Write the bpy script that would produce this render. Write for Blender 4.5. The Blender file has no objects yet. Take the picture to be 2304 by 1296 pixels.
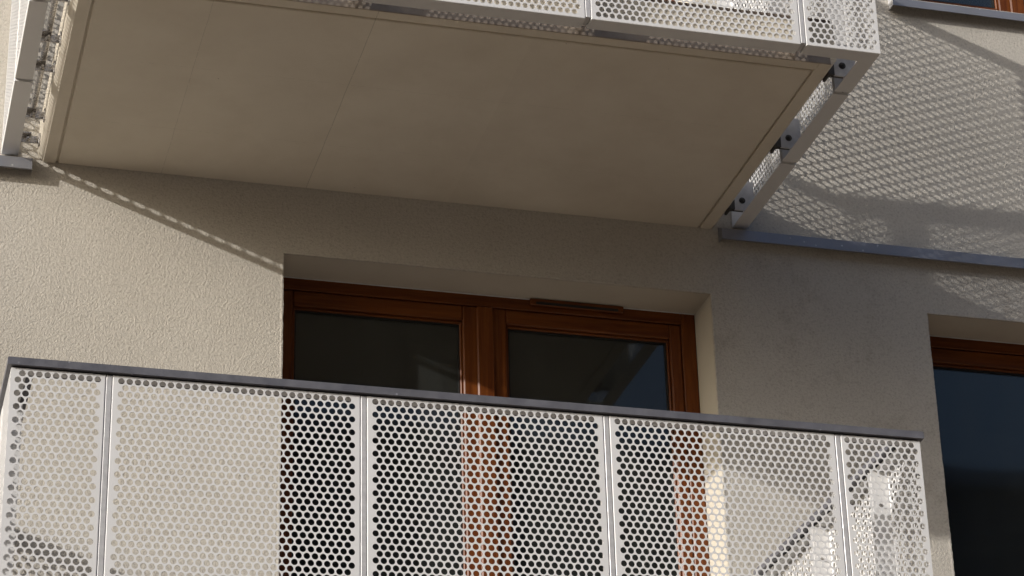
import bpy, math, random
from mathutils import Matrix, Vector

random.seed(7)
S = 0.8                      # survey unit -> metres
scene = bpy.context.scene
COL = scene.collection

# ------------------------------------------------------------------ camera
YAW, PITCH, ROLL, FPX = 0.2735, 0.4470, -0.0278, 5788.9
CAM = Vector((-1.9472, -10.9326, -4.0226))
cy, sy, cp, sp = math.cos(YAW), math.sin(YAW), math.cos(PITCH), math.sin(PITCH)
fwd = Vector((sy*cp, cy*cp, sp)); rgt = Vector((cy, -sy, 0)); up = rgt.cross(fwd)
rgt2 = rgt*math.cos(ROLL) + up*math.sin(ROLL); up2 = up*math.cos(ROLL) - rgt*math.sin(ROLL)
cam = bpy.data.cameras.new('camera'); cam.sensor_width = 36.0; cam.lens = FPX/2304*36.0
cam.clip_start = 0.05; cam.clip_end = 2000
cam_o = bpy.data.objects.new('camera', cam); COL.objects.link(cam_o)
M3 = Matrix((rgt2, up2, -fwd)).transposed()
cam_o.matrix_world = Matrix.Translation(CAM*S) @ M3.to_4x4()
scene.camera = cam_o

# ------------------------------------------------------------------ sky, sun, exposure
SUN_A, SUN_B = 2.44, 0.90            # light travels (a, 1, -b)
L = Vector((SUN_A, 1.0, -SUN_B)).normalized()
elev = math.asin(-L.z); azim = math.atan2(-L.x, -L.y)
world = bpy.data.worlds.new('World'); scene.world = world; world.use_nodes = True
nt = world.node_tree; nt.nodes.clear()
out = nt.nodes.new('ShaderNodeOutputWorld'); bg = nt.nodes.new('ShaderNodeBackground')
sky = nt.nodes.new('ShaderNodeTexSky'); sky.sky_type = 'NISHITA'; sky.sun_disc = False
sky.sun_elevation = elev; sky.sun_rotation = azim; sky.air_density = 1.0; sky.dust_density = 10.0; sky.ozone_density = 4.0
bg.inputs['Strength'].default_value = 0.15
nt.links.new(sky.outputs[0], bg.inputs['Color']); nt.links.new(bg.outputs[0], out.inputs['Surface'])
sun = bpy.data.lights.new('sun', 'SUN'); sun.energy = 3.1; sun.angle = math.radians(0.53); sun.color = (1.0, 0.965, 0.92)
sun_o = bpy.data.objects.new('sun', sun); COL.objects.link(sun_o)
sun_o.rotation_euler = L.to_track_quat('-Z', 'Y').to_euler()
scene.view_settings.view_transform = 'Standard'; scene.view_settings.look = 'None'
scene.view_settings.gamma = 1.0; scene.view_settings.use_curve_mapping = False
scene.view_settings.exposure = 0.32

# ------------------------------------------------------------------ materials
def mat(name):
    m = bpy.data.materials.new(name); m.use_nodes = True
    n = m.node_tree.nodes; b = n['Principled BSDF']
    return m, m.node_tree, b
def N(t, kind, **kw):
    n = t.nodes.new(kind)
    for k, v in kw.items():
        if k in n.inputs: n.inputs[k].default_value = v
        else: setattr(n, k, v)
    return n
def ramp(t, src, stops):
    r = t.nodes.new('ShaderNodeValToRGB'); e = r.color_ramp.elements
    while len(e) < len(stops): e.new(0.5)
    for i, (p, c) in enumerate(stops):
        e[i].position = p; e[i].color = (*c, 1) if len(c) == 3 else c
    t.links.new(src, r.inputs['Fac']); return r
def mixc(t, fac, a, b, mode='MIX'):
    m = t.nodes.new('ShaderNodeMix'); m.data_type = 'RGBA'; m.blend_type = mode
    for s, v in ((m.inputs['Factor'], fac), (m.inputs['A'], a), (m.inputs['B'], b)):
        if hasattr(v, 'links') or isinstance(v, bpy.types.NodeSocket): t.links.new(v, s)
        else: s.default_value = v if not isinstance(v, tuple) else (*v, 1)
    m.inputs['Factor'].default_value = fac if not isinstance(fac, bpy.types.NodeSocket) else 1
    return m.outputs['Result']
def coord(t, scale=(1, 1, 1)):
    c = t.nodes.new('ShaderNodeTexCoord'); mp = t.nodes.new('ShaderNodeMapping')
    mp.inputs['Scale'].default_value = scale
    t.links.new(c.outputs['Object'], mp.inputs['Vector']); return mp.outputs['Vector']
def noise(t, vec, scale, detail=2, rough=0.5, dist=0.0):
    n = N(t, 'ShaderNodeTexNoise', Scale=scale, Detail=detail, Roughness=rough, Distortion=dist)
    t.links.new(vec, n.inputs['Vector']); return n.outputs['Fac']
def bump(t, bsdf, h, strength, dist, prev=None):
    b = N(t, 'ShaderNodeBump', Strength=strength, Distance=dist)
    t.links.new(h, b.inputs['Height'])
    if prev: t.links.new(prev, b.inputs['Normal'])
    t.links.new(b.outputs['Normal'], bsdf.inputs['Normal']); return b.outputs['Normal']

def make_stucco():
    m, t, b = mat('stucco'); v = coord(t)
    big = noise(t, v, 1.1, 4, 0.6); mid = noise(t, v, 5.5, 8, 0.78); fine = noise(t, v, 95, 4, 0.65, 0.6)
    c = ramp(t, big, [(0.3, (0.50, 0.465, 0.405)), (0.7, (0.555, 0.52, 0.46))]).outputs['Color']
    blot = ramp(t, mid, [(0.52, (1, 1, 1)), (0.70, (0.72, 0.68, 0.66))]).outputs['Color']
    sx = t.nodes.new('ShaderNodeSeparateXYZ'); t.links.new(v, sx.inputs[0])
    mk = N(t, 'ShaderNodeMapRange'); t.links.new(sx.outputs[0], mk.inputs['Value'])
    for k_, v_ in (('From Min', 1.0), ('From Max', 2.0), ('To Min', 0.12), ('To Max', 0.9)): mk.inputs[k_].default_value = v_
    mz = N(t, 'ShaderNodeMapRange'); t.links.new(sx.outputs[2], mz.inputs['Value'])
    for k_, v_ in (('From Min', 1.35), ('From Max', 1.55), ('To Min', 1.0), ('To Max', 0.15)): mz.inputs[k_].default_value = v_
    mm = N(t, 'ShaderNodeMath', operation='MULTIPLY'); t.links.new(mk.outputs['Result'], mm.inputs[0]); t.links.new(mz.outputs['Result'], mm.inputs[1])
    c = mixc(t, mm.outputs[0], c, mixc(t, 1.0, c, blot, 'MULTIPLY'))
    grain = ramp(t, fine, [(0.32, (0.60, 0.58, 0.56)), (0.52, (1.0, 1.0, 1.0)), (0.7, (1.06, 1.06, 1.06))]).outputs['Color']
    c = mixc(t, 0.5, c, grain, 'MULTIPLY')
    t.links.new(c, b.inputs['Base Color']); b.inputs['Roughness'].default_value = 0.95
    b.inputs['Specular IOR Level'].default_value = 0.15
    vs = coord(t, (1, 1, 1))
    n1 = noise(t, vs, 112, 4, 0.6, 0.7); n2 = noise(t, vs, 260, 2, 0.5)
    p = bump(t, b, n1, 0.7, 0.0065); bump(t, b, n2, 0.4, 0.002, p)
    return m
def make_plaster():
    m, t, b = mat('smooth_plaster'); v = coord(t)
    c = ramp(t, noise(t, v, 4, 4), [(0.3, (0.53, 0.485, 0.405)), (0.7, (0.58, 0.535, 0.45))]).outputs['Color']
    t.links.new(c, b.inputs['Base Color']); b.inputs['Roughness'].default_value = 0.9
    bump(t, b, noise(t, v, 160, 2), 0.2, 0.001)
    return m
def make_concrete():
    m, t, b = mat('painted_concrete'); v = coord(t)
    big = noise(t, v, 1.6, 5, 0.6)
    c = ramp(t, big, [(0.3, (0.625, 0.57, 0.475)), (0.7, (0.68, 0.625, 0.525))]).outputs['Color']
    sx = t.nodes.new('ShaderNodeSeparateXYZ'); t.links.new(v, sx.inputs[0])
    fl = N(t, 'ShaderNodeMath', operation='MULTIPLY_ADD'); t.links.new(sx.outputs[0], fl.inputs[0]); fl.inputs[1].default_value = 1/(0.705*S); fl.inputs[2].default_value = -0.095/0.705+50
    fr = N(t, 'ShaderNodeMath', operation='FLOOR'); t.links.new(fl.outputs[0], fr.inputs[0])
    wn = t.nodes.new('ShaderNodeTexWhiteNoise'); wn.noise_dimensions = '1D'; t.links.new(fr.outputs[0], wn.inputs['W'])
    c = mixc(t, 1.0, c, ramp(t, wn.outputs['Value'], [(0.0, (0.955, 0.95, 0.945)), (1.0, (1.0, 1.0, 1.0))]).outputs['Color'], 'MULTIPLY')
    c = mixc(t, 1.0, c, ramp(t, noise(t, v, 2.3, 6, 0.7), [(0.42, (1, 1, 1)), (0.75, (0.90, 0.885, 0.865))]).outputs['Color'], 'MULTIPLY')
    # pin holes
    vo = N(t, 'ShaderNodeTexVoronoi', Scale=9.0); t.links.new(v, vo.inputs['Vector'])
    ph = ramp(t, vo.outputs['Distance'], [(0.012, (0.30, 0.28, 0.25)), (0.03, (1, 1, 1))]).outputs['Color']
    msk = ramp(t, noise(t, v, 3.0, 2), [(0.50, (0, 0, 0)), (0.60, (1, 1, 1))]).outputs['Color']
    c = mixc(t, msk, c, mixc(t, 1.0, c, ph, 'MULTIPLY'))
    # formwork joints: fine broken lines at fixed x and y
    sep = t.nodes.new('ShaderNodeSeparateXYZ'); t.links.new(v, sep.inputs[0])
    brk = noise(t, v, 42, 6, 0.7)
    wob = noise(t, v, 5, 2)
    def line(axis, pos, w, k, lo):
        s = N(t, 'ShaderNodeMath', operation='SUBTRACT'); t.links.new(sep.outputs[axis], s.inputs[0]); s.inputs[1].default_value = pos
        wm = N(t, 'ShaderNodeMath', operation='MULTIPLY_ADD'); t.links.new(wob, wm.inputs[0]); wm.inputs[1].default_value = 0.006; t.links.new(s.outputs[0], wm.inputs[2])
        a = N(t, 'ShaderNodeMath', operation='ABSOLUTE'); t.links.new(wm.outputs[0], a.inputs[0])
        l = N(t, 'ShaderNodeMath', operation='LESS_THAN'); t.links.new(a.outputs[0], l.inputs[0]); l.inputs[1].default_value = w
        g = N(t, 'ShaderNodeMath', operation='GREATER_THAN'); t.links.new(brk, g.inputs[0]); g.inputs[1].default_value = lo
        mu = N(t, 'ShaderNodeMath', operation='MULTIPLY'); t.links.new(l.outputs[0], mu.inputs[0]); t.links.new(g.outputs[0], mu.inputs[1])
        m2 = N(t, 'ShaderNodeMath', operation='MULTIPLY'); t.links.new(mu.outputs[0], m2.inputs[0]); m2.inputs[1].default_value = k
        return m2.outputs[0]
    for axis, pos, w, k, lo in ((0, 0.095*S, 0.0012, 0.38, 0.40), (0, -0.61*S, 0.0011, 0.24, 0.44), (1, -1.02*S, 0.001, 0.18, 0.50), (1, -0.45*S, 0.001, 0.16, 0.50),
                                (0, -1.176*S, 0.0028, 0.85, 0.63)):
        c = mixc(t, line(axis, pos, w, k, lo), c, (0.10, 0.085, 0.07))
    t.links.new(c, b.inputs['Base Color']); b.inputs['Roughness'].default_value = 0.85
    bump(t, b, noise(t, v, 40, 4), 0.08, 0.002)
    return m
def make_panel():
    m, t, b = mat('white_powder_coat'); v = coord(t)
    c = ramp(t, noise(t, v, 3, 4), [(0.3, (0.63, 0.625, 0.62)), (0.7, (0.67, 0.665, 0.66))]).outputs['Color']
    dirt = ramp(t, noise(t, v, 14, 5, 0.7), [(0.60, (1, 1, 1)), (0.85, (0.86, 0.84, 0.81))]).outputs['Color']
    c = mixc(t, 0.8, c, dirt, 'MULTIPLY')
    t.links.new(c, b.inputs['Base Color']); b.inputs['Roughness'].default_value = 0.42
    return m
def make_metal(name, lo, hi, rough, metallic, sc=20, spec=0.5, specks=False):
    m, t, b = mat(name); v = coord(t)
    c = ramp(t, noise(t, v, sc, 4, 0.6), [(0.3, lo), (0.7, hi)]).outputs['Color']
    if specks:                                   # lime spots and scuffs
        vo = N(t, 'ShaderNodeTexVoronoi', Scale=26.0); t.links.new(v, vo.inputs['Vector'])
        near = ramp(t, vo.outputs['Distance'], [(0.05, (1, 1, 1)), (0.13, (0, 0, 0))]).outputs['Color']
        sel = ramp(t, vo.outputs['Color'], [(0.62, (0, 0, 0)), (0.66, (1, 1, 1))]).outputs['Color']
        c = mixc(t, mixc(t, 1.0, near, sel, 'MULTIPLY'), c, tuple(min(0.6, x*2.2) for x in hi))
        c = mixc(t, 1.0, c, ramp(t, noise(t, v, 6, 7, 0.75), [(0.45, (1, 1, 1)), (0.72, (0.78, 0.77, 0.75))]).outputs['Color'], 'MULTIPLY')
    t.links.new(c, b.inputs['Base Color']); b.inputs['Metallic'].default_value = metallic
    r = ramp(t, noise(t, v, sc*2, 3), [(0.3, (rough*0.8,)*3), (0.7, (rough*1.2,)*3)]).outputs['Color']
    t.links.new(r, b.inputs['Roughness']); b.inputs['Specular IOR Level'].default_value = spec
    return m
def make_wood(name, stretch):
    m, t, b = mat(name); v = coord(t, stretch)
    g = noise(t, v, 60, 5, 0.65, 0.4)
    c = ramp(t, g, [(0.3, (0.085, 0.020, 0.0045)), (0.5, (0.13, 0.037, 0.0075)), (0.72, (0.19, 0.058, 0.012))]).outputs['Color']
    t.links.new(c, b.inputs['Base Color']); b.inputs['Roughness'].default_value = 0.38
    b.inputs['Specular IOR Level'].default_value = 0.22
    bump(t, b, g, 0.12, 0.001)
    return m
def make_glass():
    m = bpy.data.materials.new('window_glass'); m.use_nodes = True; t = m.node_tree; t.nodes.clear()
    o = t.nodes.new('ShaderNodeOutputMaterial'); mx = t.nodes.new('ShaderNodeMixShader')
    tr = t.nodes.new('ShaderNodeBsdfTransparent'); tr.inputs['Color'].default_value = (0.62, 0.66, 0.65, 1)
    gl = t.nodes.new('ShaderNodeBsdfGlossy'); gl.inputs['Roughness'].default_value = 0.035
    fr = N(t, 'ShaderNodeFresnel', IOR=1.62)
    v = coord(t); w = noise(t, v, 1.3, 2); bm = N(t, 'ShaderNodeBump', Strength=0.12, Distance=0.01); t.links.new(w, bm.inputs['Height'])
    t.links.new(bm.outputs[0], gl.inputs['Normal'])
    ad = N(t, 'ShaderNodeMath', operation='MULTIPLY'); t.links.new(fr.outputs[0], ad.inputs[0]); ad.inputs[1].default_value = 0.82
    t.links.new(ad.outputs[0], mx.inputs[0]); t.links.new(tr.outputs[0], mx.inputs[1]); t.links.new(gl.outputs[0], mx.inputs[2])
    df = t.nodes.new('ShaderNodeBsdfDiffuse'); df.inputs['Color'].default_value = (0.50, 0.53, 0.50, 1)
    haze = ramp(t, noise(t, coord(t, (1, 1, 0.35)), 9, 5, 0.65), [(0.3, (0.02,)*3), (0.75, (0.05,)*3)])  # interior haze of the panes painted as a thin diffuse film
    m2 = t.nodes.new('ShaderNodeMixShader'); t.links.new(haze.outputs['Color'], m2.inputs[0]); t.links.new(mx.outputs[0], m2.inputs[1]); t.links.new(df.outputs[0], m2.inputs[2])
    t.links.new(m2.outputs[0], o.inputs['Surface']); return m
def make_plain(name, col, rough=0.9):
    m, t, b = mat(name); v = coord(t)
    c = ramp(t, noise(t, v, 2.5, 5, 0.6), [(0.3, tuple(x*0.85 for x in col)), (0.7, tuple(x*1.15 for x in col))]).outputs['Color']
    t.links.new(c, b.inputs['Base Color']); b.inputs['Roughness'].default_value = rough
    return m
STUCCO, PLASTER, CONC, PANEL = make_stucco(), make_plaster(), make_concrete(), make_panel()
RAILM = make_metal('rail_grey_paint', (0.095, 0.095, 0.11), (0.13, 0.13, 0.147), 0.5, 0.0, specks=True)
GALV = make_metal('galvanised_steel', (0.42, 0.415, 0.42), (0.54, 0.535, 0.535), 0.38, 0.12, 35)
FLASH = make_metal('grey_sheet_metal', (0.23, 0.235, 0.265), (0.285, 0.29, 0.32), 0.38, 0.35, 12, specks=True)
STEEL = make_metal('stainless_steel', (0.42, 0.40, 0.38), (0.52, 0.50, 0.48), 0.28, 0.9, 30)
DRIP = make_metal('weathered_aluminium', (0.25, 0.205, 0.165), (0.33, 0.28, 0.23), 0.34, 0.4, 18)
DARK = make_metal('dark_steel', (0.05, 0.048, 0.046), (0.075, 0.07, 0.066), 0.5, 0.4, 30)
WOOD_V, WOOD_H = make_wood('stained_wood_upright', (1, 1, 0.06)), make_wood('stained_wood_level', (0.06, 1, 1))
GLASS = make_glass()
ROOM = make_plain('room_paint_with_dimness', (0.13, 0.135, 0.13))  # dimness of the unlit rooms is put into the wall colour
RUBBER_SHADE = make_plain('black_rubber_and_shade', (0.012, 0.012, 0.012), 0.6)  # black for seals, also the painted shade under the top rail
PAVE = make_plain('street_paving', (0.165, 0.127, 0.09))
STUCCO2 = make_plain('grey_render', (0.17, 0.16, 0.15))
FLOOR = make_plain('balcony_decking', (0.13, 0.10, 0.08))

# ------------------------------------------------------------------ mesh helpers (survey units in, metres out)
class MB:
    def __init__(s): s.v = []; s.f = []; s.m = []
    def quad(s, pts, mi=0):
        i = len(s.v); s.v += [tuple(p) for p in pts]; s.f.append(tuple(range(i, i+len(pts)))); s.m.append(mi)
    def box(s, x0, x1, y0, y1, z0, z1, bev=0.0, mi=0):
        i = len(s.v); b = min(bev, (x1-x0)*0.45, (y1-y0)*0.45, (z1-z0)*0.45)
        if b <= 0:
            s.v += [(x, y, z) for z in (z0, z1) for y in (y0, y1) for x in (x0, x1)]
            for f in ((0,2,3,1),(4,5,7,6),(0,1,5,4),(2,6,7,3),(0,4,6,2),(1,3,7,5)):
                s.f.append(tuple(i+k for k in f)); s.m.append(mi)
            return
        c = [(x0, x1), (y0, y1), (z0, z1)]
        idx = {}
        for sx in (0, 1):
            for sy_ in (0, 1):
                for sz in (0, 1):
                    sg = (sx, sy_, sz)
                    for ax in range(3):
                        p = [c[k][sg[k]] + (b if sg[k] == 0 else -b) for k in range(3)]
                        p[ax] = c[ax][sg[ax]]
                        idx[(sg, ax)] = len(s.v); s.v.append(tuple(p))
        def add(l): s.f.append(tuple(l)); s.m.append(mi)
        for ax in range(3):
            o1, o2 = [k for k in range(3) if k != ax]
            for sg in (0, 1):
                l = []
                for q in ((0,0),(1,0),(1,1),(0,1)):
                    g = [0,0,0]; g[ax] = sg; g[o1], g[o2] = q; l.append(idx[(tuple(g), ax)])
                if (sg == 0) ^ (ax == 1): l.reverse()
                add(l)
            for q in ((0,0),(1,0),(1,1),(0,1)):      # edges parallel to ax
                g0 = [0,0,0]; g0[o1], g0[o2] = q; g1 = list(g0); g1[ax] = 1
                g0, g1 = tuple(g0), tuple(g1)
                add([idx[(g0, o1)], idx[(g1, o1)], idx[(g1, o2)], idx[(g0, o2)]])
        for sx in (0, 1):
            for sy_ in (0, 1):
                for sz in (0, 1):
                    g = (sx, sy_, sz); add([idx[(g, 0)], idx[(g, 1)], idx[(g, 2)]])
    def cyl(s, p0, p1, r, n=12, mi=0):
        p0, p1 = Vector(p0), Vector(p1); ax = (p1-p0).normalized()
        a = ax.orthogonal().normalized(); b = ax.cross(a); i = len(s.v)
        for p in (p0, p1):
            for k in range(n):
                w = 2*math.pi*k/n; s.v.append(tuple(p + a*(r*math.cos(w)) + b*(r*math.sin(w))))
        for k in range(n):
            s.f.append((i+k, i+(k+1) % n, i+n+(k+1) % n, i+n+k)); s.m.append(mi)
        s.f.append(tuple(i+k for k in range(n))[::-1]); s.f.append(tuple(i+n+k for k in range(n))); s.m += [mi, mi]
    def mesh(s, name, mats):
        me = bpy.data.meshes.new(name); me.from_pydata([(x*S, y*S, z*S) for x, y, z in s.v], [], s.f)
        for mm in (mats if isinstance(mats, (list, tuple)) else [mats]): me.materials.append(mm)
        me.polygons.foreach_set('material_index', s.m); me.update(); return me
    def build(s, name, mats, parent=None, loc=(0,0,0), rotz=0):
        return link(name, s.mesh(name, mats), parent, loc, rotz)
def link(name, me, parent=None, loc=(0,0,0), rotz=0):
    o = bpy.data.objects.new(name, me); COL.objects.link(o); o.parent = parent
    o.location = Vector(loc)*S; o.rotation_euler = (0, 0, rotz); return o
def empty(name, loc, label, cat, group=None):
    o = bpy.data.objects.new(name, None); COL.objects.link(o); o.location = Vector(loc)*S; o.empty_display_size = 0.2
    o['label'] = label; o['category'] = cat
    if group: o['group'] = group
    return o
def tag(o, label, cat, group=None):
    o['label'] = label; o['category'] = cat
    if group: o['group'] = group
    return o

# ------------------------------------------------------------------ surveyed dimensions
D = 1.7822                 # outer face of the balcony front
ZU = 1.872                 # underside of the upper balcony's panels
ST = 3.632                 # storey height
XL, XR = -1.374, 2.367     # outer faces of the side panels
J1, J2 = 1.4135, 0.7232    # joints of the side panels
H = 1.76                   # panel height
RV = 0.252                 # reveal depth
GZ = -6.1                  # street level

# ------------------------------------------------------------------ setting: ground
g = MB(); g.quad([(-700, -700, GZ), (700, -700, GZ), (700, 700, GZ), (-700, 700, GZ)])
go = g.build('ground', PAVE); go['kind'] = 'structure'

# ------------------------------------------------------------------ block across the street (seen only as a reflection in the panes)
OB = empty('opposite_building', (10, -30, GZ), 'plain block across the street, reflected dark in the shaded window pane', 'building')
m = MB(); m.box(-26, 34, -14, 0, 0, 19.4, 0.02); m.build('wall', STUCCO2, OB)
m = MB(); m.box(-26.2, 34.2, -14.2, 0.2, 19.4, 19.8, 0.02); m.build('parapet', FLASH, OB)
m = MB(); m.box(-0.7, 0.7, 0.001, 0.03, 0, 1.9, 0.01); wme = m.mesh('window', RUBBER_SHADE)
for k in range(5):
    for i in range(18): link('window', wme, OB, (-24+i*3.3, 0, 1.2+k*3.6))

# ------------------------------------------------------------------ facade
DOOR_X = (-0.013, 2.152); DOOR_Z = (-1.50, 1.494)
WIN_X = (3.320, 5.02); WIN_Z = (-0.24, 1.498)
wall_root = empty('facade_wall', (0, 0, GZ), 'cream stucco apartment wall behind the two balconies', 'wall')
xs = [-14, DOOR_X[0], DOOR_X[1], WIN_X[0], WIN_X[1], 16]
zs = [GZ, DOOR_Z[0], WIN_Z[0], DOOR_Z[1], WIN_Z[1], DOOR_Z[0]+ST, WIN_Z[0]+ST, DOOR_Z[1]+ST, WIN_Z[1]+ST, 9.5]
openings = []
for k in (0, 1):
    openings.append((DOOR_X[0], DOOR_X[1], DOOR_Z[0]+k*ST, DOOR_Z[1]+k*ST))
    openings.append((WIN_X[0], WIN_X[1], WIN_Z[0]+k*ST, WIN_Z[1]+k*ST))
w = MB()
for i in range(len(xs)-1):
    for j in range(len(zs)-1):
        cx, cz = (xs[i]+xs[i+1])/2, (zs[j]+zs[j+1])/2
        if any(a < cx < b and c < cz < d for a, b, c, d in openings): continue
        w.quad([(xs[i], 0, zs[j]), (xs[i+1], 0, zs[j]), (xs[i+1], 0, zs[j+1]), (xs[i], 0, zs[j+1])])
BX0, BX1, BY, BZ = xs[0], xs[-1], 9.0, zs[-1]
w.quad([(BX0, 0, GZ), (BX0, BY, GZ), (BX0, BY, BZ), (BX0, 0, BZ)]); w.quad([(BX1, 0, GZ), (BX1, 0, BZ), (BX1, BY, BZ), (BX1, BY, GZ)])
w.quad([(BX0, BY, GZ), (BX1, BY, GZ), (BX1, BY, BZ), (BX0, BY, BZ)]); w.quad([(BX0, 0, BZ), (BX1, 0, BZ), (BX1, BY, BZ), (BX0, BY, BZ)])
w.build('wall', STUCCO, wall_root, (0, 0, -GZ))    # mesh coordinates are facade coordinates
for a, b, c, d in openings:
    r = MB(); q = 0.34
    r.quad([(a, 0, c), (a, 0, d), (a, q, d), (a, q, c)]); r.quad([(b, 0, c), (b, q, c), (b, q, d), (b, 0, d)])
    r.quad([(a, 0, d), (b, 0, d), (b, q, d), (a, q, d)]); r.quad([(a, 0, c), (a, q, c), (b, q, c), (b, 0, c)])
    r.build('reveal', PLASTER, wall_root, (0, 0, -GZ))
    # uneven trowelled edge round the opening
    e = MB(); rnd = random.Random(int(a*100+c*10))
    path = [((a, c+(d-c)*k/200), (-1, 0)) for k in range(200)] + [((a+(b-a)*k/140, d), (0, 1)) for k in range(141)] + [((b, d-(d-c)*k/200), (1, 0)) for k in range(1, 201)]
    j = 0.0; rows = []
    for (px, pz), (ox, oz) in path:
        j = 0.65*j+rnd.uniform(-0.0011, 0.0011); q0 = 0.0012+j
        if oz and (px-a < 1e-6 or b-px < 1e-6): q0 = 0.001
        rows.append([(px+ox*0.013, -0.0004, pz+oz*0.013), (px+ox*0.005, -0.0016, pz+oz*0.005), (px-ox*q0, -0.0006, pz-oz*q0), (px-ox*(q0+0.0006), 0.004, pz-oz*(q0+0.0006)), (px-ox*0.0003, 0.016, pz-oz*0.0003)])
    for r0, r1 in zip(rows, rows[1:]):
        for k in range(4): e.quad([r0[k], r1[k], r1[k+1], r0[k+1]])
    e.build('plaster_edge', STUCCO, wall_root, (0, 0, -GZ))
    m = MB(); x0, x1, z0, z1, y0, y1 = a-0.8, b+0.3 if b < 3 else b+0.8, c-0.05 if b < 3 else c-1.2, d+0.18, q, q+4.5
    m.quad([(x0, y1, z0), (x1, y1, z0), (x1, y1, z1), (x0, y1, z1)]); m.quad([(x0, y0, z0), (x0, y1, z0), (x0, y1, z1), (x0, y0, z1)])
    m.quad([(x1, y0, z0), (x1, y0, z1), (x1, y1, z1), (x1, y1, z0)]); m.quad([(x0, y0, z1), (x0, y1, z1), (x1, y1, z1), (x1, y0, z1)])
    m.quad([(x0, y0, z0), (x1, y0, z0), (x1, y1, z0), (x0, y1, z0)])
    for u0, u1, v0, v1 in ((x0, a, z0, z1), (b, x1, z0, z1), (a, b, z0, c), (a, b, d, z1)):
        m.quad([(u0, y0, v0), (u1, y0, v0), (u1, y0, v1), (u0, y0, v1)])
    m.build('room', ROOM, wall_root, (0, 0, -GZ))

# ------------------------------------------------------------------ joinery
def joinery(name, x0, x1, z0, z1, gl, label, cat, group, vent=None, sill=False):
    """two-leaf timber unit; gl = ((xa, xb), (xc, xd)) glass openings of the leaves"""
    t = empty(name, (0, 0, 0), label, cat, group)
    FY = RV; fz1 = z1-0.002
    fw = 0.062
    f = MB()
    f.box(x0+0.002, gl[0][0]-0.055, FY, FY+0.085, z0+0.002, fz1, 0.004)
    f.box(gl[1][1]+0.062, x1-0.002, FY, FY+0.085, z0+0.002, fz1, 0.004)
    f.box(gl[0][0]-0.055, gl[1][1]+0.062, FY+0.001, FY+0.085, fz1-fw, fz1, 0.004, 1)
    f.box(gl[0][0]-0.055, gl[1][1]+0.062, FY+0.001, FY+0.085, z0+0.002, z0+0.06, 0.004, 1)
    f.build('frame', [WOOD_V, WOOD_H], t)
    mid = (gl[0][1]+gl[1][0])/2
    gz1 = z1-0.147; gz0 = z0+0.19
    for i, (a, b) in enumerate(gl):
        s = MB()
        sa = a-0.053 if i == 0 else mid+0.002; sb = mid-0.002 if i == 0 else b+0.060
        y0 = FY+0.007; y1 = FY+0.075; zt = fz1-fw-0.003; zb = z0+0.063
        s.box(sa, a, y0, y1, zb, zt, 0.006); s.box(b, sb, y0, y1, zb, zt, 0.006)
        s.box(a, b, y0+0.0006, y1, gz1, zt, 0.006, 1); s.box(a, b, y0+0.0006, y1, zb, gz0, 0.006, 1)
        # glazing bead, stepped
        for (p, q, r_, u) in ((a, a+0.012, gz0, gz1), (b-0.012, b, gz0, gz1)): s.box(p, q, y0+0.018, y1-0.004, r_, u, 0.004)
        for (r_, u) in ((gz0, gz0+0.012), (gz1-0.012, gz1)): s.box(a+0.012, b-0.012, y0+0.0183, y1-0.004, r_, u, 0.004, 1)
        so = s.build('sash', [WOOD_V, WOOD_H], t)
        k = MB()
        e = 0.020
        k.box(a+0.012, a+e, y0+0.03, y0+0.04, gz0+0.012, gz1-0.012); k.box(b-e, b-0.012, y0+0.03, y0+0.04, gz0+0.012, gz1-0.012)
        k.box(a+e, b-e, y0+0.03, y0+0.04, gz0+0.012, gz0+e); k.box(a+e, b-e, y0+0.03, y0+0.04, gz1-e, gz1-0.012)
        k.build('gasket', RUBBER_SHADE, so)
        p = MB(); yy = y0+0.038
        p.box(a+0.006, b-0.006, yy, yy+0.006, gz0+0.006, gz1-0.006)
        p.build('pane', GLASS, so)
    a = MB(); a.box(mid-0.044, mid+0.044, FY-0.010, FY+0.0065, z0+0.075, fz1-fw-0.004, 0.008)
    a.build('cover_strip', WOOD_V, t)
    q = MB(); q.box(x0+0.003, x1-0.003, FY-0.006, FY-0.0005, z1-0.0065, z1-0.0015, 0.001); q.build('sealant', PANEL, t)
    if vent:
        v = MB(); v.box(vent[0], vent[1], FY-0.022, FY-0.0065, z1-0.040, z1-0.004, 0.004, 1)
        vo = v.build('trickle_vent', [WOOD_V, WOOD_H], t)
        v = MB(); v.box(vent[0]+0.03, vent[1]-0.03, FY-0.0235, FY-0.018, z1-0.036, z1-0.022)
        v.build('slot', RUBBER_SHADE, vo)
    if sill:
        m = MB(); xa, xb = x0-0.035, x1+0.035; pts = [(FY+0.02, z0+0.055), (-0.055, z0-0.040), (-0.055, z0-0.085), (-0.050, z0-0.085), (-0.050, z0-0.046), (FY+0.02, z0+0.049)]
        n = len(pts)
        for k in range(n):
            p, q = pts[k], pts[(k+1) % n]; m.quad([(xa, p[0], p[1]), (xb, p[0], p[1]), (xb, q[0], q[1]), (xa, q[0], q[1])])
        for xx in (xa, xb):
            m.quad([(xx, p[0], p[1]) for p in (pts[0], pts[1], pts[4], pts[5])]); m.quad([(xx, p[0], p[1]) for p in (pts[1], pts[2], pts[3], pts[4])])
        so = m.build('sill', FLASH, t)
        for xx in (xa-0.004, xb):
            e = MB(); e.box(xx, xx+0.004, -0.057, FY*0.0-0.001, z0-0.088, z0-0.012, 0.001); e.build('sill_end_cap', GALV, so)
    return t
DG = ((0.083, 0.935), (1.158, 2.013))
joinery('balcony_door', *DOOR_X, *DOOR_Z, DG, 'dark brown two-leaf wooden balcony door behind the lower perforated railing', 'door', None, vent=(1.277, 1.767))
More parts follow.
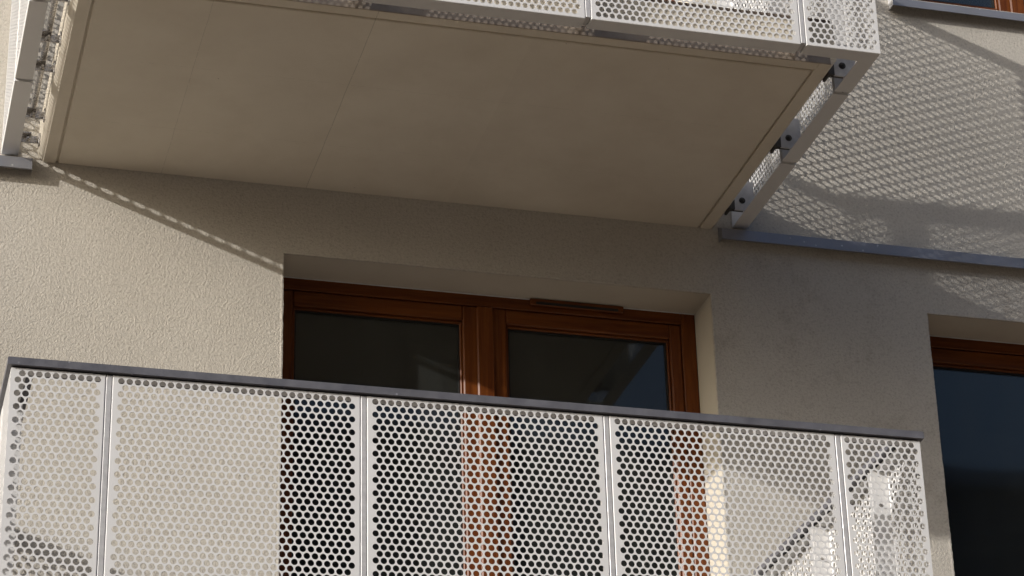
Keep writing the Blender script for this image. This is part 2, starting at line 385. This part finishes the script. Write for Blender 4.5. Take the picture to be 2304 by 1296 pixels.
joinery('balcony_door', DOOR_X[0], DOOR_X[1], DOOR_Z[0]+ST, DOOR_Z[1]+ST, DG, 'glazed balcony door glimpsed through the holes of the upper railing', 'door', None, vent=(1.277, 1.767))
WG = ((3.422, 4.086), (4.30, 4.92))
joinery('window', *WIN_X, *WIN_Z, WG, 'dark brown window in deep shade beside the lower balcony', 'window', None, sill=True)
joinery('window', WIN_X[0], WIN_X[1], WIN_Z[0]+ST, WIN_Z[1]+ST, WG, 'window with orange sunlit wood and grey metal sill in the top right corner', 'window', None, sill=True)

# ------------------------------------------------------------------ metal string-course flashings
def flashing(x0, x1, label):
    m = MB(); zt, zf, zb, yo = ZU-0.003, ZU-0.033, ZU-0.090, -0.056
    pts = [(0.0, zt), (yo, zf), (yo, zb), (yo+0.012, zb), (yo+0.012, zb+0.004), (yo+0.004, zb+0.004), (yo+0.004, zf-0.004), (0.0, zt-0.008)]
    n = len(pts)
    for k in range(n):
        p, q = pts[k], pts[(k+1) % n]; m.quad([(x0, p[0], p[1]), (x1, p[0], p[1]), (x1, q[0], q[1]), (x0, q[0], q[1])])
    for xx in (x0, x1): m.quad([(xx, 0, zt), (xx, yo, zf), (xx, yo, zb), (xx, 0, zb)])
    return tag(m.build('metal_flashing', FLASH), label, 'flashing')
flashing(-9.0, XL+0.145, 'grey metal ledge at the left edge under the upper balcony side panel')
flashing(2.212, 9.0, 'long blue grey metal ledge on the wall right of the upper balcony')

# ------------------------------------------------------------------ perforated cassettes
PX, PZ, HR, TH = 0.0318, 0.02755, 0.01285, 0.0022
RM = 0.0295                                        # first row above the bottom edge
NR = 63
def cassette(mb, P, w, even, odd, left, right, fb=0.080, fs=0.078, ft=0.063, mitre=(False, False), rm=RM, nr=NR):
    """folded sheet with punched holes; P(s, t, z): s along the face, t inwards, z up.
    even/odd = (first centre, count); left/right = True where the edge is folded back, False where it runs on round a corner"""
    r = 0.004
    sl = r if left else 0.0; sr = w-(r if right else 0.0)
    z0, z1 = r, H-r
    V, F = mb.v, mb.f
    inner = [(HR*math.cos(2*math.pi*k/16), HR*math.sin(2*math.pi*k/16)) for k in range(16)]
    hx, hz = PX/2, PZ/2
    outer = [(hx, 0), (hx, hz), (0, hz), (-hx, hz), (-hx, 0), (-hx, -hz), (0, -hz), (hx, -hz)]
    def rect(a, b, c, d):
        for t in (0.0, TH):
            mb.quad([P(a, t, c), P(b, t, c), P(b, t, d), P(a, t, d)])
    for row in range(nr):
        zc = rm+row*PZ
        first, cnt = even if row % 2 == 0 else odd
        rect(sl, first-hx, zc-hz, zc+hz); rect(first+(cnt-1)*PX+hx, sr, zc-hz, zc+hz)
        for k in range(cnt):
            xc = first+k*PX; i = len(V)
            for t in (0.0, TH):
                V.extend(P(xc+a, t, zc+b) for a, b in outer); V.extend(P(xc+a, t, zc+b) for a, b in inner)
            for base in (i, i+24):
                for q in range(8):
                    o0, o1 = base+q, base+(q+1) % 8
                    n0, n1, n2 = base+8+2*q, base+8+2*q+1, base+8+(2*q+2) % 16
                    F.append((o0, n0, n1)); F.append((o0, n1, o1)); F.append((o1, n1, n2))
            for q in range(16):
                a0, a1 = i+8+q, i+8+(q+1) % 16; F.append((a0, a1, a1+24, a0+24))
            mb.m.extend([0]*64)
    rect(sl, sr, z0, rm-hz); rect(sl, sr, rm+(nr-1)*PZ+hz, z1)
    # folds
    prof = [(r, 0.0), (r*(1-math.sin(math.pi/6)), r*(1-math.cos(math.pi/6))), (r*(1-math.sin(math.pi/3)), r*(1-math.cos(math.pi/3))), (0.0, r)]
    def ends(ins): return ((ins if left else 0.0), w-(ins if right else 0.0))
    for (i0, t0), (i1, t1) in zip(prof, prof[1:]):
        a0, b0 = ends(i0); a1, b1 = ends(i1)
        mb.quad([P(a1, t1, i1), P(b1, t1, i1), P(b0, t0, i0), P(a0, t0, i0)])
        mb.quad([P(a1, t1, H-i1), P(a0, t0, H-i0), P(b0, t0, H-i0), P(b1, t1, H-i1)])
        if left: mb.quad([P(a1, t1, i1), P(a0, t0, i0), P(a0, t0, H-i0), P(a1, t1, H-i1)])
        if right: mb.quad([P(b1, t1, i1), P(b1, t1, H-i1), P(b0, t0, H-i0), P(b0, t0, i0)])
    # flanges: outer skin, inner skin, lip
    ml, mr = mitre
    def flange_z(z, sgn, dep):
        a0, b0 = 0.0, w
        ai = dep+0.0006 if ml else 0.0; bi = w-(dep+0.0006 if mr else 0.0)
        ar = r if ml else 0.0; br = w-(r if mr else 0.0)
        o = [P(a0+ar, r, z), P(b0 if not mr else br, r, z), P(bi, dep, z), P(ai, dep, z)]; mb.quad(o)
        zi = z+sgn*TH; mb.quad([P(a0+ar, r, zi), P(br if mr else b0, r, zi), P(bi, dep, zi), P(ai, dep, zi)])
        mb.quad([P(ai, dep, z), P(bi, dep, z), P(bi, dep, zi), P(ai, dep, zi)])
        if ml: mb.quad([P(ar, r, z), P(ai, dep, z), P(ai, dep, zi), P(ar, r, zi)])
        if mr: mb.quad([P(br, r, z), P(bi, dep, z), P(bi, dep, zi), P(br, r, zi)])
    flange_z(0.0, 1, fb); flange_z(H, -1, ft)
    for on, s, sg in ((left, 0.0, 1), (right, w, -1)):
        if not on: continue
        e = TH+0.0005
        mb.quad([P(s, r, 0), P(s, fs, e), P(s, fs, H-e), P(s, r, H)])
        si = s+sg*TH; mb.quad([P(si, TH, e), P(si, fs, e), P(si, fs, H-e), P(si, TH, H-e)])
        mb.quad([P(s, fs, e), P(si, fs, e), P(si, fs, H-e), P(s, fs, H-e)])
def flatP(s, t, z): return (s, t, z)
def fit(w, m0=0.034):
    n = int((w-2*m0-PX/2)/PX)+1
    rest = w-((n-1)*PX+PX/2); return (rest/2, n), (rest/2+PX/2, n)
G = 0.013
mb = MB(); WF = 1-2*G
cassette(mb, flatP, WF, (0.034, 29), (0.034+PX/2, 29), True, True); ME_FULL = mb.mesh('panel', PANEL)
WA = J2-G-0.006; mb = MB(); e, o_ = fit(WA); cassette(mb, flatP, WA, e, o_, True, True, rm=0.0475, nr=62); ME_A = mb.mesh('panel', PANEL)
WB = J1-J2-2*G; mb = MB(); e, o_ = fit(WB); cassette(mb, flatP, WB, e, o_, True, True, rm=0.0475, nr=62); ME_B = mb.mesh('panel', PANEL)
# corner pieces wrap round in one L
WC = D-J1-G
w1 = XR-(2+G)
mb = MB()
cassette(mb, flatP, w1, (0.028, 10), (0.028+PX/2, 10), True, False, mitre=(False, True))
cassette(mb, lambda s, t, z: (w1-t, s, z), WC, (0.034, 10), (0.034-PX/2, 10), False, True, mitre=(True, False))
ME_CR = mb.mesh('panel', PANEL)
w2 = (-1-G)-XL
mb = MB()
cassette(mb, flatP, w2, (0.044, 10), (0.044-PX/2, 10), False, True, mitre=(True, False))
cassette(mb, lambda s, t, z: (t, WC-s, z), WC, (0.034, 10), (0.034+PX/2, 10), True, False, mitre=(False, True))
ME_CL = mb.mesh('panel', PANEL)

# ------------------------------------------------------------------ balcony
def bolt(mb, p, ax, r=0.009, l=0.012, mi=0):
    p = Vector(p); ax = Vector(ax)
    mb.cyl(p, p+ax*0.003, r*1.45, 14, mi); mb.cyl(p+ax*0.003, p+ax*(0.003+l*0.6), r, 6, mi); mb.cyl(p+ax*(0.003+l*0.6), p+ax*(0.003+l*1.25), r*0.55, 8, mi)

def make_balcony():
    t = empty('balcony', (0, 0, 0), '', 'balcony')
    # slab with a drip groove along three edges (local z: 0 = underside of the panels)
    zb, zt = -0.017, 0.198; X0, X1, Y0 = -1.202, 2.202, -1.670
    s = MB(); gd = 0.012; gw = 0.011
    ch = 0.028
    s.box(X0, X1, Y0, -0.001, zb+ch, zt, 0.003); s.box(X0+ch, X1-ch, Y0+0.001, -0.0015, zb+gd, zb+ch+0.004)
    gx0, gx1, gy = X0+0.086, X1-0.086, Y0+0.062
    s.box(gx0+gw, gx1-gw, gy+gw, -0.001, zb, zb+gd+0.002, 0.004)
    def edge_strip(xo, xc, xi):          # chamfered side strip: outer face, chamfer foot, groove side
        pr = [(xo, zb+ch+0.001), (xc, zb), (xi-(0.003 if xi > xc else -0.003), zb), (xi, zb+0.003), (xi, zb+gd+0.004), (xo, zb+ch+0.004)]
        for k in range(len(pr)):
            p, q = pr[k], pr[(k+1) % len(pr)]
            s.quad([(p[0], Y0+0.0005, p[1]), (q[0], Y0+0.0005, q[1]), (q[0], -0.001, q[1]), (p[0], -0.001, p[1])])
        s.quad([(x_, Y0+0.0005, z_) for x_, z_ in pr])
    edge_strip(X0+0.0005, X0+ch, gx0); edge_strip(X1-0.0005, X1-ch, gx1)
    s.box(gx0-0.002, gx1+0.002, Y0, gy, zb+0.0004, zb+gd+0.006, 0.004); s.box(gx0, gx1, Y0+0.0003, Y0+0.03, zb+gd, zb+ch+0.002)
    s.build('slab', CONC, t)
    dr = MB(); dr.box(X0+ch+0.004, X1-ch-0.004, Y0-0.004, Y0-0.0005, zb-0.001, 0.034, 0.0008); dr.build('drip_profile', DRIP, t)
    fl = MB(); fl.box(X0+0.01, X1-0.01, Y0+0.01, -0.002, zt+0.001, zt+0.030, 0.004); fl.build('floor_finish', FLOOR, t)
    # panels
    for i in (-1, 0, 1): link('perforated_panel', ME_FULL, t, (i+G, -D, 0))
    link('corner_panel', ME_CR, t, (2+G, -D, 0)); link('corner_panel', ME_CL, t, (XL, -D, 0))
    link('perforated_panel', ME_B, t, (XR, -J1+G, 0), math.pi/2); link('perforated_panel', ME_A, t, (XR, -J2+G, 0), math.pi/2)
    link('perforated_panel', ME_B, t, (XL, -J2-G, 0), -math.pi/2); link('perforated_panel', ME_A, t, (XL, -0.006, 0), -math.pi/2)
    # posts between the panels
    p = MB(); p.box(-0.0114, 0.0114, 0.0006, 0.070, 0.008, H-0.001, 0.0022); me = p.mesh('post', GALV)
    b = MB(); bolt(b, (0, 0, 0), (1, 0, 0), 0.006, 0.009); bme = b.mesh('bolt', STEEL)
    spots = [((x, -D, 0), 0) for x in (-1, 0, 1, 2)] + [((XR, -y, 0), math.pi/2) for y in (J1, J2)] + [((XL, -y, 0), -math.pi/2) for y in (J1, J2)]
    for loc, rz in spots:
        q = link('post', me, t, loc, rz)
        for z in (0.16, 0.62, 1.10, 1.60):
            for sg in (-1, 1): link('bolt', bme, q, (sg*(G+0.0035), 0.045, z), 0 if sg > 0 else math.pi)
    # top rail: three mitred lengths with a drip edge
    rl = MB(); oh, dp, hh = 0.015, 0.092, 0.032; zr = H+0.006
    def prism(pts_out, pts_in, z0, z1):
        n = len(pts_out)
        for k in range(n-1):
            a, b_, c, d_ = pts_out[k], pts_out[k+1], pts_in[k+1], pts_in[k]
            rl.quad([(*a, z0), (*b_, z0), (*b_, z1), (*a, z1)]); rl.quad([(*d_, z0), (*d_, z1), (*c, z1), (*c, z0)])
            rl.quad([(*a, z1), (*b_, z1), (*c, z1), (*d_, z1)]); rl.quad([(*a, z0), (*d_, z0), (*c, z0), (*b_, z0)])
        for k in (0, n-1): rl.quad([(*pts_out[k], z0), (*pts_in[k], z0), (*pts_in[k], z1), (*pts_out[k], z1)])
    def loop(o): return [(XL-o, -0.003), (XL-o, -D-o), (XR+o, -D-o), (XR+o, -0.003)]
    c = 0.003
    prism(loop(oh), loop(-dp), zr, zr+hh-c)
    prism(loop(oh-c), loop(-dp+c), zr+hh-c, zr+hh)
    rl.build('top_rail', RAILM, t)
    rl = MB(); prism(loop(-0.006), loop(-0.055), H+0.0005, zr-0.0005); rl.build('rail_gap_shade', RUBBER_SHADE, t)  # black filler strip stands in for the shade in the gap under the rail
    # brackets between slab and side panels
    for y in (J1+0.165, J2+0.160, 0.22):
        k = MB(); k.box(2.2365, 2.345, -y+0.030, -y+0.038, 0.006, 0.175, 0.001)
        ko = k.build('mounting_plate', GALV, t)
        k = MB(); bolt(k, (2.280, -y+0.030, 0.062), (0, -1, 0), 0.0115, 0.012); k.build('bolt', DARK, ko)
        k = MB(); k.box(2.2025, 2.2145, -y+0.010, -y+0.088, 0.000, 0.150, 0.001); k.box(2.2145, 2.2255, -y+0.0385, -y+0.0465, 0.002, 0.150, 0.001)
        k.box(2.2145, 2.236, -y+0.020, -y+0.0295, 0.004, 0.150, 0.001)
        k.box(2.2255, 2.285, -y+0.0385, -y+0.0465, 0.004, 0.020, 0.001)
        ko = k.build('angle_bracket', DARK, t)
        k = MB(); bolt(k, (2.2145, -y+0.070, 0.030), (1, 0, 0), 0.012, 0.014); k.build('bolt', DARK, ko)
    for y in (J1, J2):
        k = MB(); bolt(k, (XR-0.035, -y-0.006, 0.010), (0, 1, 0), 0.005, 0.006); k.build('joint_screw', STEEL, t)
    # left side: round tie bar on clamps
    rod = MB(); rod.cyl((-1.256, -1.62, 0.100), (-1.256, -0.33, 0.100), 0.0150, 20); rod.build('tie_bar', STEEL, t)
    for y in (1.36, 1.01, 0.75, 0.31, 0.07):
        k = MB(); k.box(-1.300, -1.2025, -y-0.006, -y+0.002, 0.040, 0.078, 0.001); k.box(-1.300, -1.245, -y-0.040, -y-0.0065, 0.070, 0.077, 0.001)
        k.box(-1.2095, -1.2025, -y-0.040, -y-0.0065, 0.020, 0.078, 0.001)
        ko = k.build('clamp_bracket', STEEL, t)
        k = MB(); bolt(k, (-1.258, -y-0.006, 0.054), (0, -1, 0), 0.0095, 0.018); k.build('bolt', STEEL, ko)
        k = MB(); bolt(k, (-1.2095, -y-0.028, 0.05), (-1, 0, 0), 0.0085, 0.014); k.build('bolt', STEEL, ko)
    return t
def copy_tree(o, parent=None):
    c = o.copy(); COL.objects.link(c); c.parent = parent
    for ch in o.children: copy_tree(ch, c)
    return c
upper = make_balcony()
lower = copy_tree(upper)
for b_, k, lab in ((upper, 0, 'upper balcony with concrete soffit seen from below and white perforated panels'),
                   (lower, -1, 'lower balcony with white perforated metal railing and dark grey top rail')):
    b_.location = Vector((0, 0, ZU+k*ST))*S; b_['label'] = lab; b_['group'] = 'perforated metal balconies'
